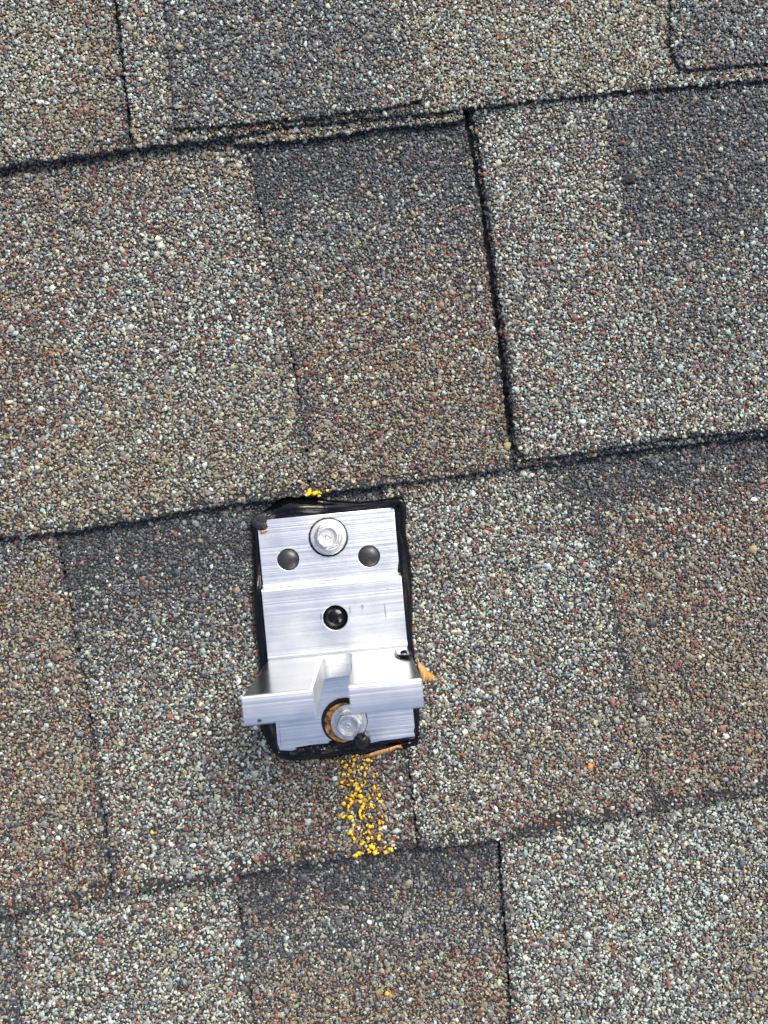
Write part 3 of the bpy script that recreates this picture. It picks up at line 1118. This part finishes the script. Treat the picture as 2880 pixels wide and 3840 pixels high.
# ------------------------------------------------------------------ wood shavings
def shaving(poly, zs, thick, label):
    """curled flake: strip between two edges"""
    root_v, F = [], []
    n_ = len(poly)
    rows = 6
    for i, (a_, b_) in enumerate(poly):
        for j in range(rows):
            s = j / (rows - 1)
            z = zs[i][0] * (1 - s) + zs[i][1] * s + math.sin(s * math.pi) * .8
            root_v.append(atc(a_[0] * (1 - s) + b_[0] * s, a_[1] * (1 - s) + b_[1] * s, z) + np.array([random.uniform(-.08, .08), random.uniform(-.08, .08), 0]))
    for i in range(n_ - 1):
        for j in range(rows - 1):
            F.append((i * rows + j, i * rows + j + 1, (i + 1) * rows + j + 1, (i + 1) * rows + j))
    o = pyobj('wood_shaving', root_v, F, m_wood, None, True)
    so = o.modifiers.new('thickness', 'SOLIDIFY')
    so.thickness = thick * MM
    so.offset = 0
    tag(o, label, 'wood shaving')
    return o


shaving([((1392, 1300), (1402, 1318)), ((1404, 1335), (1412, 1400)), ((1440, 1362), (1425, 1450)), ((1480, 1405), (1432, 1482)), ((1512, 1432), (1470, 1472)), ((1548, 1445), (1520, 1470))],
        [(6, 6), (6, 5), (5.5, 5), (4.6, 4.4), (3.6, 3.6), (3.0, 3.0)], .5, 'triangular orange wood shaving poking out at the right edge of the bracket')
shaving([((988, 2026), (992, 2034)), ((1040, 2004), (1055, 2026)), ((1110, 1982), (1130, 2008)), ((1180, 1962), (1200, 1988)), ((1240, 1944), (1255, 1962)), ((1275, 1938), (1290, 1968))],
        [(3.6, 3.2), (5.2, 3.6), (5.8, 4.2), (6.2, 4.8), (6.2, 5.2), (5.4, 5.0)], .22, 'long curved tan wood shaving along the lower edge of the bracket')
shaving([((246, 380), (250, 392)), ((262, 374), (264, 388)), ((280, 368), (284, 380)), ((296, 362), (298, 370))],
        [(6.4, 6.2), (7.0, 6.4), (7.0, 6.4), (6.4, 6.3)], .3, 'tiny pale wood shaving beside the sealant blob on the bracket corner')

# ------------------------------------------------------------------ yellow crayon mark
FL = [(420, 395, 24, 18, 10), (490, 385, 14, 30, 60), (478, 410, 12, 16, 90), (595, 385, 14, 34, 80), (655, 368, 38, 18, 0), (690, 300, 14, 28, 50), (640, 315, 12, 36, 20), (712, 335, 9, 24, 80),
      (655, 425, 18, 34, 70), (632, 455, 10, 22, 110), (548, 440, 20, 36, -20), (520, 465, 24, 22, 0), (705, 465, 14, 28, 85), (718, 515, 18, 32, -70), (760, 480, 26, 44, 30), (800, 440, 24, 30, 20),
      (825, 485, 34, 34, -40), (845, 370, 24, 50, 0), (895, 375, 14, 26, 10), (795, 375, 9, 22, 70), (448, 550, 14, 22, 80), (515, 565, 14, 48, 5), (575, 570, 14, 30, -60), (800, 575, 18, 44, 85),
      (655, 590, 8, 18, 0), (925, 600, 12, 18, 40), (972, 560, 16, 14, 0), (590, 480, 9, 16, 20), (585, 610, 9, 20, 50), (490, 680, 28, 36, 40), (487, 735, 14, 26, 90), (572, 712, 20, 26, 70), (620, 655, 11, 44, -30),
      (660, 705, 18, 48, 60), (695, 690, 16, 36, 0), (808, 668, 36, 34, 20), (765, 715, 18, 28, 80), (700, 768, 34, 56, 10), (925, 755, 44, 44, 0), (745, 805, 7, 26, 70), (668, 835, 30, 34, -40), (625, 862, 26, 46, 10),
      (735, 868, 26, 60, 0), (770, 870, 22, 24, 70), (545, 885, 10, 28, 80), (605, 915, 36, 40, 70), (615, 955, 26, 44, 20), (575, 1010, 18, 40, 85), (572, 1055, 22, 40, 85), (512, 975, 26, 48, 60), (735, 940, 26, 46, -40),
      (790, 975, 26, 44, -50), (775, 1015, 26, 50, 50), (740, 1070, 20, 60, 75), (735, 1120, 18, 44, -75), (750, 1170, 16, 40, -60), (785, 1140, 22, 36, 50), (865, 898, 24, 32, 20), (895, 995, 26, 40, 45), (915, 1030, 12, 26, -40),
      (870, 1020, 14, 24, 60), (1005, 850, 22, 40, 30), (972, 905, 20, 30, 80), (1025, 945, 12, 30, -60), (910, 850, 14, 18, 0), (510, 1145, 26, 52, 35), (605, 1165, 36, 56, 80), (862, 1150, 28, 32, -20), (1045, 1150, 14, 16, 0),
      (645, 1268, 20, 32, 60), (635, 1305, 14, 16, 0), (835, 1270, 10, 30, 60), (875, 1298, 26, 44, 45), (910, 1280, 26, 34, 10), (1005, 1245, 32, 36, 0), (1048, 1235, 26, 32, 40), (1003, 1200, 14, 20, 60), (1018, 1328, 18, 40, 10), (760, 1342, 16, 36, 80),
      (595, 1370, 26, 50, 20), (628, 1400, 18, 40, -45), (655, 1455, 18, 44, -70), (820, 1370, 18, 20, 0), (865, 1375, 24, 28, 40), (790, 1390, 14, 22, -60), (850, 1450, 30, 44, -70), (900, 1442, 26, 32, 20), (1000, 1440, 26, 64, 85), (770, 1515, 30, 70, 35),
      (820, 1560, 10, 24, 80), (910, 1575, 36, 80, -55), (895, 1535, 18, 30, 80), (1085, 1572, 32, 36, -20), (1165, 1605, 26, 58, -45), (990, 1575, 12, 18, 80), (848, 1612, 22, 32, 0), (1085, 1645, 34, 46, -30), (940, 1650, 30, 48, -20), (868, 1645, 16, 44, 30),
      (710, 1655, 26, 52, 25), (665, 1692, 26, 58, -10), (735, 1680, 12, 22, 60), (985, 1655, 14, 26, 70), (540, 1690, 8, 24, 20)]
mark = empty('crayon_mark', at(766, 1740, 0.0))
tag(mark, 'yellow crayon streak of waxy crumbs on the shingle below the bracket', 'crayon mark')
org = np.array(at(766, 1740, 0.0))


def fleck(cx_src, cy_src, w, l, ang, parent, o0, seed, sc):
    """w, l: size in mm"""
    dxv, dyv = cx_src / 1.736, cy_src / 1.736
    zz = float(zsurf('C', .35, np.array([dxv]), np.array([dyv]))[0]) + 1.55
    c = at(dxv, dyv, zz)
    a_ = math.radians(ang)
    r_ = w / 2
    ln = max(l - w, .15)
    pts = []
    m = 3 if ln > 1.0 else 2
    bend = random.uniform(-.5, .5)
    for i in range(m):
        s = i / (m - 1) - .5
        aa = a_ + bend * s
        pts.append((c[0] - o0[0] + math.cos(aa) * ln * s, c[1] - o0[1] + math.sin(aa) * ln * s, zz + random.uniform(-.1, .25), r_ * random.uniform(.8, 1.5), .45))
    return blob('crumb', pts, m_yel, parent, seed, 1.5, 9, 2.6)


for k, (x, y, w, l, an) in enumerate(FL):
    s = .1052 / 3.687
    fleck(1150 + x / 3.687, 2750 + y / 3.687, max(w * s * 1.4, .5), max(l * s * 1.35, .65), an, mark, org, k * 1.37, 1)

mark2 = empty('crayon_mark', at(672, 1066, 0.0))
tag(mark2, 'small patch of yellow crayon crumbs on the shingle edge above the bracket', 'crayon mark')
org2 = np.array(at(672, 1066, 0.0))
for k, (x, y, w, l, an) in enumerate([(625, 85, 28, 60, 20), (600, 105, 20, 40, 10), (650, 100, 26, 50, 35), (672, 92, 18, 30, -20), (640, 75, 12, 40, 5), (680, 120, 14, 24, 10), (740, 78, 10, 24, 20), (690, 100, 10, 18, 0), (585, 112, 12, 26, 0)]):
    s = .1052 / 1.9518
    cc = (850 + x / 1.9518, 1800 + y / 1.9518)
    f_ = fleck(cc[0], cc[1], w * s, l * s, an, mark2, org2, 50 + k, 1)
    f_.location.z += 3.0 * MM


# ------------------------------------------------------------------ loose bits lying on the shingles
def pebble(dx, dy, c, off, size, mat, label, cat='pebble', name='pebble', extra=0.6):
    zz = float(zsurf(c, off, np.array([dx]), np.array([dy]))[0]) + extra
    p = at(dx, dy, zz)
    e = blob(name, [(-size * .35, 0, 0, size * .42, .75), (size * .1, size * .1, .1, size * .5, .8), (size * .4, 0, 0, size * .36, .7)], mat, None, dx * .1, .5, 7)
    e.location = [v_ * MM for v_ in p]
    e.rotation_euler = (0, 0, dx)
    e.data.polygons.foreach_set('use_smooth', [False] * len(e.data.polygons))
    return tag(e, label, cat)


pebble(1274, 1656, 'C', 1.5, 2.1, m_chip, 'bright orange stone on the shingle right of the bracket')
pebble(329, 1798, 'C', .35, 1.3, m_yel, 'small yellow crumb alone on the shingle left of the crayon streak', 'crumb', 'crayon_crumb')
pebble(836, 2146, 'D', .2, 1.3, m_yel, 'small yellow crumb alone near the bottom of the roof view', 'crumb', 'crayon_crumb')
pebble(1361, 385, 'B', 3.0, 4.0, m_asph, 'black chip of asphalt on the upper right shingle', 'asphalt chip', 'asphalt_chip')
